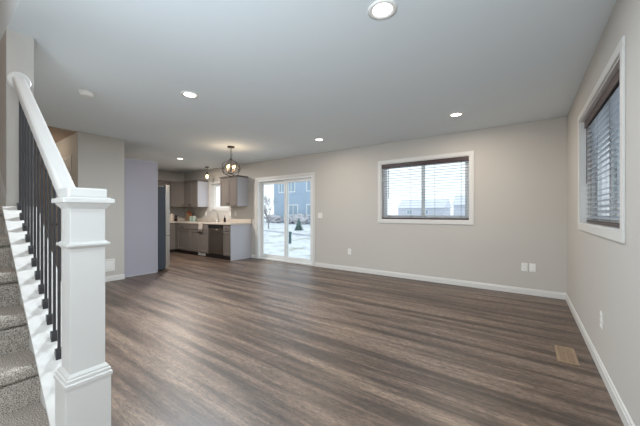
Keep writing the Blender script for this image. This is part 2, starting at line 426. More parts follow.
# ------------------------------------------------------------------ window blinds
def blind(label, axis, a0, a1, z0, z1, face, sgn, lift):
    ctr = ((a0+a1)/2 if axis == 'X' else face, face if axis == 'X' else (a0+a1)/2, z0)
    t = thing('window_blind', label, 'blind', ctr)
    def bx(bm, p, q, d0, d1, lo, hi, bev=0):
        if axis == 'X': box(bm, p, q, face+d0*sgn, face+d1*sgn, lo, hi, bev)
        else: box(bm, face+d0*sgn, face+d1*sgn, p, q, lo, hi, bev)
    bm = BM(); bx(bm, a0, a1, .006, .02, z1-.068, z1-.002, .004); v = obj('valance', bm, M['blindwood'], t)
    bm = BM(); bx(bm, a0+.004, a1-.004, .024, .068, z1-.045, z1-.004, .002); obj('headrail', bm, M['slot'], t)
    bm = BM(); bx(bm, a0+.004, a1-.004, .022, .070, z0+.004, z0+.024, .004); obj('bottom_rail', bm, M['blindwood'], t)
    bm = BM(); z = z0+.06
    while z < z1-.055:
        sl = [(face+.021*sgn, z-lift-.002), (face+.071*sgn, z+lift-.0015), (face+.071*sgn, z+lift+.002), (face+.021*sgn, z-lift+.0015)]
        prism(bm, sl, 'X' if axis == 'X' else 'Y', a0+.004, a1-.004)
        z += .0455
    obj('slats', bm, M['slat'], t)
    bm = BM(); L = a1-a0
    for u in (.08, .36, .64, .92):
        for dd in (.0195, .0715): bx(bm, a0+L*u-.0012, a0+L*u+.0012, dd, dd+.0012, z0+.02, z1-.05)
    obj('ladder_cord', bm, M['cord'], t)
    bm = BM(); p = a0+.13 if axis == 'X' else a1-.10
    q = (p, face+.012*sgn) if axis == 'X' else (face+.012*sgn, p)
    tube(bm, [(q[0], q[1], z1-.07), (q[0], q[1], z1-.62)], .004, 6); obj('tilt_wand', bm, M['blindwood'], t)
    return t
j = .013
blind('brown valance wooden slat blind, open, in the wide window of the beige back wall', 'X', W1[0]+j, W1[1]-j, W1[2]+j, W1[3]-j, YB, 1, .0)
blind('brown valance wooden slat blind, open, in the window of the right-hand wall', 'Y', W2[0]+j, W2[1]-j, W2[2]+j, W2[3]-j, XR+.022, 1, .011)

# ------------------------------------------------------------------ staircase
st = thing('staircase', 'carpeted stairs in speckled grey brown climbing left behind the white newel', 'stairs', (-1.8, -.1, 0))
R_, T_ = .2, .2485
def nose_x(k): return -1.986 - T_*(k-2)
for k in range(1, 13):
    xn, zt_ = nose_x(k), R_*k
    xb = nose_x(k+1) - .036
    pts = [(xn-.028, zt_-R_)]
    pts = [(xn-.010, zt_-R_), (xn-.010, zt_-.078), (xn-.016, zt_-.070), (xn-.034, zt_-.067), (xn-.034, zt_-.059), (xn-.010, zt_-.060), (xn-.001, zt_-.050)]
    for a in range(0, 6):                       # rolled nosing
        th = a*PI/2/5
        pts.append((xn-.026 + .026*math.cos(th), zt_-.026 + .026*math.sin(th)))
    pts += [(xb, zt_), (xb, zt_-R_)]
    prism(bm := BM(), pts, 'Y', -.555, .3678)
    obj('carpeted_step', bm, M['carpet'], st)
bm = BM()
prism(bm, [(-1.80, 0), (-1.80, capz(-1.80)-.024), (-2.949, capz(-2.949)-.024), (-2.951, capz(-2.951)+.07), (-4.7, capz(-4.7)+.07), (-4.7, capz(-4.7)-.5), (-2.5, 0)], 'Y', .3682, .3698)
prism(bm, [(-1.76, 0), (-1.76, .30), (-4.7, capz(-4.7)+.07), (-4.7, capz(-4.7)-.5), (-2.5, 0)], 'Y', -.5585, -.5555)
obj('skirt_board', bm, M['trim'], st)
# sloped white cap on the knee wall
bm = BM(); xa, xb = -1.678, -2.949
prism(bm, [(xa, capz(xa)-.018), (xa, capz(xa)), (xb, capz(xb)), (xb, capz(xb)-.018)], 'Y', .350, .530)
prism(bm, [(xa, capz(xa)-.05), (xa, capz(xa)-.022), (xb, capz(xb)-.022), (xb, capz(xb)-.05)], 'Y', .509, .520)
o = struct('trim_1', bm, M['trim'])

# railing
rl = thing('stair_railing', 'white handrail and box newel with dark iron balusters beside the stairs', 'railing', (-1.62, .44, 0))
bm = BM()
nx, ny = -1.6175, .4395
def sq(bm, hw, z0, z1, hw2=None):
    hw2 = hw if hw2 is None else hw2
    A = [bm.verts.new((nx+sx*hw, ny+sy*hw, z0)) for sx, sy in ((-1, -1), (1, -1), (1, 1), (-1, 1))]
    B = [bm.verts.new((nx+sx*hw2, ny+sy*hw2, z1)) for sx, sy in ((-1, -1), (1, -1), (1, 1), (-1, 1))]
    bm.faces.new(A[::-1]); bm.faces.new(B)
    for i in range(4): bm.faces.new((A[i], A[(i+1) % 4], B[(i+1) % 4], B[i]))
box(bm, nx-.0625, nx+.0625, ny-.0625, ny+.0625, .40, 1.20, .002)
nw = obj('newel_post', bm, M['trim'], rl)
bm = BM(); box(bm, nx-.080, nx+.080, ny-.080, ny+.080, 0, .428, .002)
sq(bm, .084, .422, .436); sq(bm, .084, .436, .440, .079); sq(bm, .079, .440, .452); sq(bm, .079, .452, .456, .073); sq(bm, .073, .456, .463); sq(bm, .073, .463, .474, .064)
obj('newel_base', bm, M['trim'], nw)
bm = BM(); sq(bm, .064, 1.000, 1.010, .072); box(bm, nx-.078, nx+.078, ny-.078, ny+.078, 1.010, 1.022, .003); sq(bm, .072, 1.022, 1.028, .065)
obj('newel_band', bm, M['trim'], nw)
bm = BM(); sq(bm, .064, 1.172, 1.186, .074); sq(bm, .074, 1.186, 1.196, .08); box(bm, nx-.091, nx+.091, ny-.091, ny+.091, 1.196, 1.217, .004)
sq(bm, .082, 1.216, 1.222, .076); box(bm, nx-.070, nx+.070, ny-.070, ny+.070, 1.220, 1.262, .008, 3)
obj('newel_cap', bm, M['trim'], nw)
RY = .430
def railz(x): return 1.722 + .75*(-x - 2.44)
bm = BM(); xa, xb = -1.681, -2.925
prof = [(-.026, -.034), (-.035, -.024), (-.035, .018), (-.031, .028), (-.020, .032), (.020, .032), (.031, .028), (.035, .018), (.035, -.024), (.026, -.034)]
A = [bm.verts.new((xa, RY+u, railz(xa)+v)) for u, v in prof]; B = [bm.verts.new((xb, RY+u, railz(xb)+v)) for u, v in prof]
bm.faces.new(A[::-1]); bm.faces.new(B)
for i in range(len(prof)): bm.faces.new((A[i], A[(i+1) % len(prof)], B[(i+1) % len(prof)], B[i]))
obj('handrail', bm, M['trim'], rl)
bm = lathe(BM(), (-2.95, RY, railz(-2.94)-.005), [(.058, 0), (.062, .005), (.062, .016), (.056, .022), (.045, .024)], 40, 'X')
obj('wall_rosette', bm, M['trim'], rl, False)
for k in range(14):
    xx = -2.93 + .087*k
    bm = BM(); h = .0058
    box(bm, xx-h, xx+h, RY+.004-h, RY+.004+h, capz(xx)+.004, railz(xx)-.022)
    b = obj('baluster', bm, M['iron'], rl)
    bm = BM(); z = capz(xx)
    prism(bm, [(xx-.015, z+.0005+SL*.015), (xx+.015, z+.0005-SL*.015), (xx+.015, z+.026), (xx+.009, z+.042), (xx-.009, z+.042), (xx-.015, z+.026)], 'Y', RY+.004-.015, RY+.004+.015)
    obj('baluster_shoe', bm, M['iron'], b)

# ------------------------------------------------------------------ kitchen cabinets
def front_panel(bm, axis, a, b, z0, z1, f, sgn, t=.019, s=.055):
    """shaker door: frame proud of a recessed panel; face plane f, sgn outwards"""
    def bx(p, q, d0, d1, lo, hi, bev=0):
        if axis == 'X': box(bm, p, q, f+d0*sgn, f+d1*sgn, lo, hi, bev)
        else: box(bm, f+d0*sgn, f+d1*sgn, p, q, lo, hi, bev)
    if z1-z0 < .2: bx(a, b, 0, t, z0, z1, .003); return
    bx(a, a+s, 0, t, z0, z1, .002); bx(b-s, b, 0, t, z0, z1, .002); bx(a+s, b-s, 0, t, z0, z0+s, .002); bx(a+s, b-s, 0, t, z1-s, z1, .002)
    bx(a+s-.002, b-s+.002, 0, t*.45, z0+s-.002, z1-s+.002)
def knob(axis, a, z, f, sgn, parent, nm='knob'):
    c = (a, f+.019*sgn, z) if axis == 'X' else (f+.019*sgn, a, z)
    pr = [(.006, 0), (.006, .012*sgn), (.013, .016*sgn), (.016, .024*sgn), (.012, .030*sgn), (.002, .031*sgn)]
    obj(nm, lathe(BM(), c, pr, 14, 'Y' if axis == 'X' else 'X'), M['bronze'], parent, True)
def base_cab(label, a0, a1, doors, drawers, knobs, end=False, endmat=None):
    """base cabinet on the back wall, face at y=4.42"""
    t = thing('base_cabinet', label, 'cabinet', ((a0+a1)/2, 4.72, 0))
    bm = BM(); box(bm, a0, a1, 4.42, YB-.002, .10, .862); obj('body', bm, M['cabinet'], t)
    bm = BM(); box(bm, a0, a1, 4.48, YB-.002, 0, .10); obj('toe_kick', bm, M['toe'], t)
    for (p, q, kx) in drawers:
        bm = BM(); front_panel(bm, 'X', p, q, .705, .845, 4.42, -1); dr = obj('drawer', bm, M['cabinet'], t)
        if kx: knob('X', kx, .775, 4.42, -1, dr)
    for (p, q, kx) in doors:
        bm = BM(); front_panel(bm, 'X', p, q, .115, .69, 4.42, -1); dr = obj('door', bm, M['cabinet'], t)
        if kx: knob('X', kx, .64, 4.42, -1, dr)
    return t
g = .004
base_cab('grey base cabinet in the kitchen corner, one door left of the sink cabinet', -8.35, -7.565, [(-8.20, -7.58, -7.62)], [(-8.20, -7.58, -7.9)], 1)
base_cab('grey double-door sink base cabinet under the kitchen window', -7.56, -6.685, [(-7.545, -7.125, -7.16), (-7.118, -6.70, -7.08)], [(-7.545, -6.70, None)], 1)
t = base_cab('narrow grey base cabinet ending the run, between dishwasher and patio door', -6.075, -5.78, [(-6.06, -5.795, -6.03)], [(-6.06, -5.795, -5.93)], 1)
bm = BM(); box(bm, -5.78, -5.76, 4.405, YB-.002, 0, .862, .002); e_ = obj('end_panel', bm, M['cabinet_daylit'], t); e_['label'] = 'smooth grey side panel, paler by painted-in daylight'
# left run of base cabinets, face at x=-8.35
t = thing('base_cabinet', 'grey base cabinet against the left kitchen wall, half hidden by the fridge', 'cabinet', (-8.65, 3.8, 0))
bm = BM(); box(bm, XK+.002, -8.35, 3.2, YB-.002, .10, .862); obj('body', bm, M['cabinet'], t)
bm = BM(); box(bm, XK+.002, -8.41, 3.2, YB-.002, 0, .10); obj('toe_kick', bm, M['toe'], t)
for (p, q) in ((3.22, 3.76), (3.77, 4.28)):
    bm = BM(); front_panel(bm, 'Y', p, q, .115, .69, -8.35, 1); dr = obj('door', bm, M['cabinet'], t); knob('Y', q-.04, .64, -8.35, 1, dr)
    bm = BM(); front_panel(bm, 'Y', p, q, .705, .845, -8.35, 1); dr = obj('drawer', bm, M['cabinet'], t); knob('Y', (p+q)/2, .775, -8.35, 1, dr)

# worktop with sink cut-out
bm = BM()
SX = (-7.42, -6.86, 4.50, 4.90)
box(bm, XK+.002, SX[0], 4.392, YB-.001, .864, .902, .004); box(bm, SX[1], -5.735, 4.392, YB-.001, .864, .902, .004)
box(bm, SX[0]-.005, SX[1]+.005, 4.392, SX[2], .864, .902, .004); box(bm, SX[0]-.005, SX[1]+.005, SX[3], YB-.001, .864, .902, .004)
box(bm, XK+.002, -8.322, 3.2, 4.40, .864, .902, .004)
wt = tag(obj('worktop', bm, M['counter'], origin=(-7.3, 4.7, .864)), 'beige speckled laminate kitchen worktop with low splashback, L-shaped over base cabinets', 'worktop')
bm = BM(); box(bm, XK+.022, -5.735, YB-.02, YB-.001, .902, 1.0, .003); box(bm, XK+.002, XK+.02, 3.2, YB-.001, .902, 1.0, .003)
for v in bm.verts: v.co -= Vector((0, 0, 0))
obj('splashback', bm, M['counter'], wt)

# sink and faucet
t = thing('kitchen_sink', 'stainless steel sink let into the beige worktop under the window', 'sink', (-7.14, 4.7, .904))
bm = BM(); a, b, c, d_ = SX
box(bm, a-.015, b+.015, c-.015, c+.008, .9025, .907); box(bm, a-.015, b+.015, d_-.008, d_+.015, .9025, .907)
box(bm, a-.015, a+.008, c, d_, .9025, .907); box(bm, b-.008, b+.015, c, d_, .9025, .907); obj('rim', bm, M['steel'], t)
bm = BM(); box(bm, a+.002, a+.006, c+.002, d_-.002, .87, .903); box(bm, b-.006, b-.002, c+.002, d_-.002, .87, .903)
box(bm, a+.002, b-.002, c+.002, c+.006, .87, .903); box(bm, a+.002, b-.002, d_-.006, d_-.002, .87, .903); box(bm, a+.002, b-.002, c+.002, d_-.002, .866, .870)
obj('basin', bm, M['steel'], t)
t = thing('faucet', 'chrome gooseneck faucet standing behind the sink', 'faucet', (-7.10, 4.955, .902))
fx, fy = -7.10, 4.955
bm = lathe(BM(), (fx, fy, .903), [(.028, 0), (.028, .008), (.018, .014), (.016, .09), (.014, .1)], 18); obj('faucet_base', bm, M['steel'], t, True)
pts = [(fx, fy, .99)] + [(fx, fy, .99+.05*i) for i in range(1, 4)] + [(fx, fy-.09+.09*math.cos(a*PI/8), 1.15+.09*math.sin(a*PI/8)) for a in range(1, 9)] + [(fx, fy-.18, 1.09)]
obj('spout', tube(BM(), pts, .011, 10), M['steel'], t, True)
obj('faucet_lever', tube(BM(), [(fx+.015, fy, .96), (fx+.04, fy, .975), (fx+.085, fy, 1.01)], .007, 8), M['steel'], t, True)
bx_ = thing('soap_dispenser', 'small chrome soap dispenser left of the gooseneck faucet', 'soap dispenser', (-7.28, 4.955, .902))
obj('collar', lathe(BM(), (-7.28, 4.955, .903), [(.02, 0), (.02, .01), (.01, .02), (.009, .07), (.012, .075), (.004, .085)], 14), M['steel'], bx_, True)
obj('nozzle', tube(BM(), [(-7.28, 4.955, .98), (-7.28, 4.93, 1.0), (-7.28, 4.88, .99)], .006, 8), M['steel'], bx_, True)

# dishwasher
t = thing('dishwasher', 'dark stainless dishwasher between sink cabinet and narrow end cabinet', 'dishwasher', (-6.38, 4.72, 0))
bm = BM(); box(bm, -6.68, -6.08, 4.44, YB-.005, .09, .86); obj('tub', bm, M['black'], t)
bm = BM(); box(bm, -6.672, -6.088, 4.405, 4.438, .12, .765, .006); obj('door', bm, M['dishwasher'], t)
bm = BM(); box(bm, -6.672, -6.088, 4.400, 4.438, .77, .858, .006); cp = obj('control_panel', bm, M['black'], t)
bm = BM(); tube(bm, [(-6.60, 4.36, .735), (-6.16, 4.36, .735)], .011, 10); tube(bm, [(-6.57, 4.408, .735), (-6.57, 4.36, .735)], .007, 8); tube(bm, [(-6.19, 4.408, .735), (-6.19, 4.36, .735)], .007, 8)
obj('handle', bm, M['dishwasher'], t, True)
bm = BM(); box(bm, -6.68, -6.08, 4.47, 4.50, 0, .09); obj('kick_plate', bm, M['black'], t)
# toe kick vent
t = thing('toe_kick_vent', 'white louvred vent in the dark toe kick under the sink cabinet', 'vent', (-7.08, 4.478, .01))
bm = BM(); box(bm, -7.26, -6.92, 4.474, 4.4795, .012, .092, .002)
v_ = obj('vent_frame', bm, M['plastic'], t)
bm = BM()
for i in range(5): box(bm, -7.24, -6.94, 4.470, 4.475, .022+.013*i, .028+.013*i)
obj('louvres', bm, M['plastic'], t)
# towel over the worktop edge
bm = BM(); N_ = 9; a, b = -7.10, -6.90
prof = [(4.475, .9045), (4.44, .9045), (4.396, .905), (4.388, .902), (4.383, .89), (4.381, .86), (4.378, .80), (4.374, .74), (4.372, .66)]
vs = [[bm.verts.new((a+(b-a)*i/N_, y-(.004*math.sin(i*2.1)*(1 if z < .89 else 0)), z-(.004*math.sin(i) if k == 8 else 0))) for i in range(N_+1)] for k, (y, z) in enumerate(prof)]
for k in range(len(prof)-1):
    for i in range(N_): bm.faces.new((vs[k][i], vs[k][i+1], vs[k+1][i+1], vs[k+1][i]))
bmesh.ops.solidify(bm, geom=list(bm.faces), thickness=.003)
tag(obj('dish_towel', bm, M['towel'], smooth=True, origin=(-7.0, 4.39, .9)), 'white dish towel hanging over the worktop edge in front of the sink', 'towel')

# wall cabinets
UB, UT = 1.335, 2.065
def crown(bm, x0, x1, y0, y1):
    box(bm, x0, x1, y0, y1, UT, UT+.012); box(bm, x0-.0, x1+.012, y0-.012, y1, UT+.012, UT+.035, .003)
def wall_cab(label, a0, a1, doors, end_r=False, end_l=False):
    t = thing('wall_cabinet', label, 'cabinet', ((a0+a1)/2, 4.86, UB))
    bm = BM(); box(bm, a0, a1, 4.70, YB-.002, UB, UT); obj('body', bm, M['cabinet'], t)
    for (p, q, kx) in doors:
        bm = BM(); front_panel(bm, 'X', p, q, UB+.006, UT-.01, 4.70, -1); dr = obj('door', bm, M['cabinet'], t); knob('X', kx, UB+.06, 4.70, -1, dr)
    bm = BM(); box(bm, a0, a1, 4.675, YB-.002, UT, UT+.014); box(bm, a0-(.02 if end_l else 0), a1+(.02 if end_r else 0), 4.655, YB-.002, UT+.014, UT+.04, .004); obj('crown_moulding', bm, M['cabinet'], t)
    if end_r:
        bm = BM(); box(bm, a1, a1+.006, 4.695, YB-.002, UB-.004, UT); ep = obj('end_panel', bm, M['cabinet_daylit'], t); ep['label'] = 'smooth grey side panel, paler by painted-in daylight'
    return t
wall_cab('grey wall cabinet left of the kitchen window, daylight-paled end facing the window', -8.345, -7.641, [(-8.335, -7.995, -8.03), (-7.99, -7.65, -7.95)], True)
wall_cab('grey wall cabinet between kitchen window and patio door, behind the chandelier', -6.59, -5.886, [(-6.58, -6.24, -6.275), (-6.235, -5.896, -6.20)], True, True)
# diagonal corner cabinet
t = thing('wall_cabinet', 'grey diagonal corner wall cabinet above the jars', 'cabinet', (-8.7, 4.8, UB))
poly = [(XK+.002, YB-.002), (-8.35, YB-.002), (-8.35, 4.70), (-8.63, 4.42), (XK+.002, 4.42)]
obj('body', prism(BM(), poly, 'Z', UB, UT), M['cabinet'], t)
def diag(bm, u0, u1, z0, z1, d0, d1):
    a = Vector((-8.63, 4.42, 0)); e = Vector((1, 1, 0)).normalized(); n = Vector((1, -1, 0)).normalized()
    pts = [a+e*u0+n*d0, a+e*u1+n*d0, a+e*u1+n*d1, a+e*u0+n*d1]
    prism(bm, [(p.x, p.y) for p in pts], 'Z', z0, z1)
Ld = .28*math.sqrt(2); bm = BM(); s = .055
for (u0, u1, lo, hi, t1_) in ((.01, .01+s, UB+.006, UT-.01, .019), (Ld-.01-s, Ld-.01, UB+.006, UT-.01, .019), (.01+s, Ld-.01-s, UB+.006, UB+.006+s, .019), (.01+s, Ld-.01-s, UT-.01-s, UT-.01, .019), (.01+s, Ld-.01-s, UB+.006+s, UT-.01-s, .008)):
    diag(bm, u0, u1, lo, hi, 0, t1_)
dr = obj('door', bm, M['cabinet'], t)
kp = Vector((-8.63, 4.42, UB+.06)) + Vector((1, 1, 0)).normalized()*(Ld-.04) + Vector((1, -1, 0)).normalized()*.032
obj('knob', lathe(BM(), kp, [(.004, -.014), (.013, -.008), (.015, 0), (.013, .008), (.004, .014)], 14), M['bronze'], dr, True)
cr_ = [(XK+.002, YB-.002), (-8.352, YB-.002), (-8.352, 4.672), (-8.628, 4.396), (XK+.002, 4.396)]
obj('crown_moulding', prism(BM(), cr_, 'Z', UT, UT+.04), M['cabinet'], t)
# wall cabinet on the left wall
t = thing('wall_cabinet', 'grey wall cabinet on the left kitchen wall, glimpsed above the fridge', 'cabinet', (-8.8, 4.0, UB))
bm = BM(); box(bm, XK+.002, -8.63, 3.55, 4.394, UB, UT); obj('body', bm, M['cabinet'], t)
for (p, q) in ((3.56, 3.965), (3.97, 4.385)):
    bm = BM(); front_panel(bm, 'Y', p, q, UB+.006, UT-.01, -8.63, 1); dr = obj('door', bm, M['cabinet'], t); knob('Y', q-.04, UB+.06, -8.63, 1, dr)
bm = BM(); box(bm, XK+.002, -8.605, 3.55, 4.394, UT, UT+.04, .003); obj('crown_moulding', bm, M['cabinet'], t)

# fridge and its enclosure
t = thing('fridge_enclosure', 'tall smooth grey end panel, tinted lilac for cool light, beside the fridge, joined to the pantry wall', 'panel', (-6.3, 2.4, 0))
bm = BM(); box(bm, -5.86, -5.84+.0, 2.136, 2.738, 0, 2.13, .001); pn = obj('side_panel', bm, mottled('cool_light_tinted_cabinet_grey', srgb(168, 167, 179), .38, .02, 3), t)  # cabinet grey with a cool light tint painted in
bm = BM(); box(bm, -5.8395, -5.832, 2.136, 2.728, 0, .014); box(bm, -5.8395, -5.832, 2.728, 2.742, 0, 2.13); box(bm, -5.862, -5.832, 2.136, 2.742, 2.13, 2.145); obj('edge_moulding', bm, M['cabinet_daylit'], t)
bm = BM(); box(bm, -6.86, -6.84, 2.136, 2.738, 0, 2.13); obj('far_side_panel', bm, M['cabinet'], t)
bm = BM(); box(bm, -6.838, -5.862, 2.136, 2.70, 1.80, 2.13); obj('bridge_cabinet', bm, M['cabinet'], t)
t = thing('fridge', 'stainless fridge with slate side, doors facing the kitchen, past the lilac-tinted panel', 'refrigerator', (-6.35, 2.55, 0))
bm = BM(); box(bm, -6.80, -5.872, 2.16, 2.905, .03, 1.68, .006); obj('case', bm, M['fridge_side'], t)
for fx_ in (-6.74, -5.93):
    for fy_ in (2.2, 2.82): obj('foot', box(BM(), fx_-.025, fx_+.025, fy_, fy_+.05, 0, .04), M['black'], t)
for (a, b, lo, hi, nm) in ((-6.80, -6.34, .70, 1.715, 'door'), (-6.332, -5.872, .70, 1.715, 'door'), (-6.80, -5.872, .06, .685, 'freezer_drawer')):
    bm = BM(); box(bm, a, b, 2.915, 2.995, lo, hi, .008); dd = obj(nm, bm, M['steel'], t)
    if nm == 'door': hx = -6.37 if a < -6.5 else -6.30; pts = [(hx, 2.995, .85), (hx, 3.04, .87), (hx, 3.04, 1.5), (hx, 2.995, 1.52)]
    else: pts = [(-6.70, 2.995, .61), (-6.68, 3.04, .61), (-6.0, 3.04, .61), (-5.98, 2.995, .61)]
    obj('handle', tube(BM(), pts, .011, 8), M['steel'], dd, True)

# things on the worktop
def jar(name, label, cat, x, y, r, h, m, lid=None):
    t = thing(name, label, cat, (x, y, .902))
    obj('jar_body', lathe(BM(), (x, y, .9025), [(r*.92, 0), (r, .01), (r, h*.8), (r*.9, h*.86)], 20), M[m], t, True)
    obj('lid', lathe(BM(), (x, y, .9025), [(r*.94, h*.86), (r*.96, h*.88), (r*.96, h*.96), (r*.2, h)], 20), M[lid or m], t, True)
    return t
jar('storage_jar', 'cream canister with lid, leftmost on the worktop next to the fridge', 'jar', -8.62, 4.45, .055, .23, 'cream')
jar('storage_jar', 'dark brown jar between the cream canister and the orange cutting boards', 'jar', -8.60, 4.57, .045, .19, 'darkjar')
jar('storage_jar', 'pale teal jar with white lid, right of the orange cutting boards', 'jar', -8.10, 4.86, .055, .16, 'teal', 'cream')
jar('storage_jar', 'cream jar, smaller, touching distance left of the pale teal jar', 'jar', -8.24, 4.84, .04, .15, 'teal', 'teal')
for (dx, w_, h_, lab, mt) in ((0, .30, .34, 'orange brown wooden cutting board leaning upright, tallest on the worktop', 'orangewood'), (.0, .22, .26, 'shorter wooden cutting board leaning in front of the taller one', 'register')):
    a, b = -8.60+(.03 if w_ < .3 else 0), -8.60+(.03 if w_ < .3 else 0)+w_
    y_ = 4.88 if w_ > .25 else 4.84
    bm = BM(); box(bm, a, b, y_, y_+.018, .9025, .9025+h_-.06, .006); box(bm, (a+b)/2-.03, (a+b)/2+.03, y_, y_+.018, .9025+h_-.07, .9025+h_, .006)
    tag(obj('cutting_board', bm, M[mt], origin=((a+b)/2, y_, .9025)), lab, 'cutting board')
# soap bottle by the sink
sb = thing('soap_bottle', 'small dark brown soap bottle on the worktop right of the sink', 'bottle', (-6.62, 4.86, .902))
obj('bottle_body', lathe(BM(), (-6.62, 4.86, .9025), [(.028, 0), (.03, .01), (.03, .10), (.012, .125), (.012, .14)], 18), M['darkjar'], sb, True)
obj('pump', tube(BM(), [(-6.62, 4.86, 1.04), (-6.62, 4.86, 1.075), (-6.62, 4.82, 1.072)], .006, 8), M['black'], sb, True)

# ------------------------------------------------------------------ ceiling lights
def downlight(x, y, label, watts, col):
    t = thing('recessed_light', label, 'ceiling light', (x, y, H), 'round recessed ceiling lights')
    bm = BM(); n = 32
    rings = [(.092, 0), (.092, -.005), (.072, -.010), (.060, -.002)]
    R = [[bm.verts.new((x+r*math.cos(2*PI*k/n), y+r*math.sin(2*PI*k/n), H+z)) for k in range(n)] for r, z in rings]
    for A, B in zip(R, R[1:]):
        for k in range(n): bm.faces.new((A[k], A[(k+1) % n], B[(k+1) % n], B[k]))
    obj('trim_ring', bm, M['plastic'], t, True)
    bm = lathe(BM(), (x, y, H), [(.0605, -.0025), (.0605, -.001)], n); obj('diffuser', bm, M['warm_lens'], t)
    l = bpy.data.lights.new('lamp', 'AREA'); l.shape = 'DISK'; l.size = .12; l.energy = watts; l.color = col
    o = bpy.data.objects.new('lamp', l); C.objects.link(o); o.parent = t; o.location = (0, 0, -.012)
NEUT, WARM = (.86, .94, 1), (1, .85, .70)
for (x, y, w_, c_, lab) in ((-.737, 1.715, 16, NEUT, 'lit recessed ceiling light nearest the viewer, largest in view'),
        (-2.97, 1.733, 70, NEUT, 'lit recessed ceiling light right of the smoke detector'),
        (-.738, 4.10, 12, WARM, 'lit recessed ceiling light above the wide window of the back wall'),
        (-2.943, 4.104, 8, WARM, 'lit recessed ceiling light between chandelier and back window'),
        (-6.643, 3.63, 46, (1, .93, .86), 'lit recessed ceiling light over the kitchen floor by the fridge')):
    downlight(x, y, lab, w_, c_)

def bulb(parent, c, r=.022, up=1, watts=5, col=(1, .62, .32)):
    x, y, z = c
    obj('bulb', lathe(BM(), c, [(r*.4, -r*1.5*up), (r*.95, -r*.3*up), (r, .3*r*up), (r*.7, r*1.3*up), (r*.1, r*1.9*up)], 14), M['bulb'], parent, True)
    l = bpy.data.lights.new('lamp', 'POINT'); l.energy = watts; l.color = col; l.shadow_soft_size = .03
    o = bpy.data.objects.new('lamp', l); C.objects.link(o); o.parent = parent; o.location = Vector(c) - wpos(parent) + Vector((0, 0, .0))
# chandelier
cx, cy, cz = -4.64, 3.547, 2.03
t = thing('chandelier', 'bronze open orb cage chandelier with candle bulbs hanging near patio door', 'chandelier', (cx, cy, H))
obj('canopy', lathe(BM(), (cx, cy, H-.0005), [(.066, 0), (.07, -.006), (.066, -.022), (.01, -.03)], 24), M['bronze'], t, True)
bm = BM(); z = H-.03; i = 0
while z > cz+.185:
    pts = [(cx+(.009*math.cos(a) if i % 2 else 0), cy+(0 if i % 2 else .009*math.cos(a)), z-.014+.016*math.sin(a)) for a in [2*PI*k/10 for k in range(10)]]
    tube(bm, pts, .0028, 6, closed=True); z -= .024; i += 1
obj('chain', bm, M['bronze'], t, True)
obj('cord', tube(BM(), [(cx+.02*math.sin(u*PI), cy+.01, H-.03-u*(H-.03-cz-.17)) for u in [k/8 for k in range(9)]], .002, 6), M['black'], t, True)
bm = BM(); Rg = .185
lev = [(0, .17, 0, 1), (.155, .075, 0, 6), (.188, -.03, PI/6, 6), (.13, -.13, 0, 6), (0, -.175, 0, 1)]
P_ = [[Vector((cx+r*math.cos(a0+2*PI*q/n), cy+r*math.sin(a0+2*PI*q/n), cz+z)) for q in range(n)] for (r, z, a0, n) in lev]
for q in range(6):
    tube(bm, [P_[0][0], P_[1][q]], .0042, 6); tube(bm, [P_[4][0], P_[3][q]], .0042, 6)
    tube(bm, [P_[1][q], P_[2][q]], .0042, 6); tube(bm, [P_[1][(q+1) % 6], P_[2][q]], .0042, 6)
    tube(bm, [P_[3][q], P_[2][q]], .0042, 6); tube(bm, [P_[3][(q+1) % 6], P_[2][q]], .0042, 6)
obj('orb_cage', bm, M['bronze'], t, True)
bm = tube(BM(), [(cx, cy, cz+.19), (cx, cy, cz-.10)], .007, 8)
merge(bm, lathe(BM(), (cx, cy, cz-.1), [(.004, -.035), (.02, -.015), (.022, 0), (.012, .012)], 14))
obj('stem', bm, M['bronze'], t, True)
for k in range(4):
    th = k*PI/2+.35; ux, uy = math.cos(th), math.sin(th)
    pts = [(cx, cy, cz-.09)] + [(cx+ux*.075*s_, cy+uy*.075*s_, cz-.09-.03*math.sin(PI*s_)) for s_ in (.25, .5, .75)] + [(cx+ux*.075, cy+uy*.075, cz-.08)]
    a = obj('arm', tube(BM(), pts, .005, 6), M['bronze'], t, True)
    obj('candle_sleeve', lathe(BM(), (cx+ux*.075, cy+uy*.075, cz-.08), [(.018, 0), (.018, .005), (.011, .007), (.011, .07)], 12), M['sleeve'], a, True)
    bulb(a, (cx+ux*.075, cy+uy*.075, cz+.018), .018, 1, 2.4, (1, .74, .48))
# pendant over the sink
px, py = -7.22, 4.72
t = thing('pendant_light', 'small bronze pendant with one glowing bulb in front of the kitchen window', 'pendant light', (px, py, H))
obj('canopy', lathe(BM(), (px, py, H-.0005), [(.06, 0), (.062, -.006), (.05, -.02), (.01, -.026)], 24), M['bronze'], t, True)
obj('rod', tube(BM(), [(px, py, H-.02), (px, py, 2.28)], .004, 6), M['bronze'], t, True)
sk = obj('socket', lathe(BM(), (px, py, 2.22), [(.022, 0), (.024, .03), (.016, .06), (.006, .075)], 16), M['bronze'], t, True)
bulb(sk, (px, py, 2.175), .036, -1, 6, (1, .72, .45))

# unseen lamp added to brighten the hallway beside the stairs
t = thing('added_hall_light', 'added, unseen flush ceiling light in the tan hallway behind the stairs', 'ceiling light', (-6.7, .95, H-.01))
obj('base', lathe(BM(), (-6.7, .95, H-.0105), [(.13, 0), (.13, -.02)], 28), M['bronze'], t, True)
obj('glass_bowl', lathe(BM(), (-6.7, .95, H-.01), [(.12, -.02), (.115, -.05), (.08, -.075), (.005, -.085)], 28), emissive('added_lamp_glass', (1, .85, .66, 1), 3), t, True)
l = bpy.data.lights.new('lamp', 'POINT'); l.energy = 4; l.color = (1, .86, .70); l.shadow_soft_size = .08
o = bpy.data.objects.new('lamp', l); C.objects.link(o); o.parent = t; o.location = (0, 0, -.18)

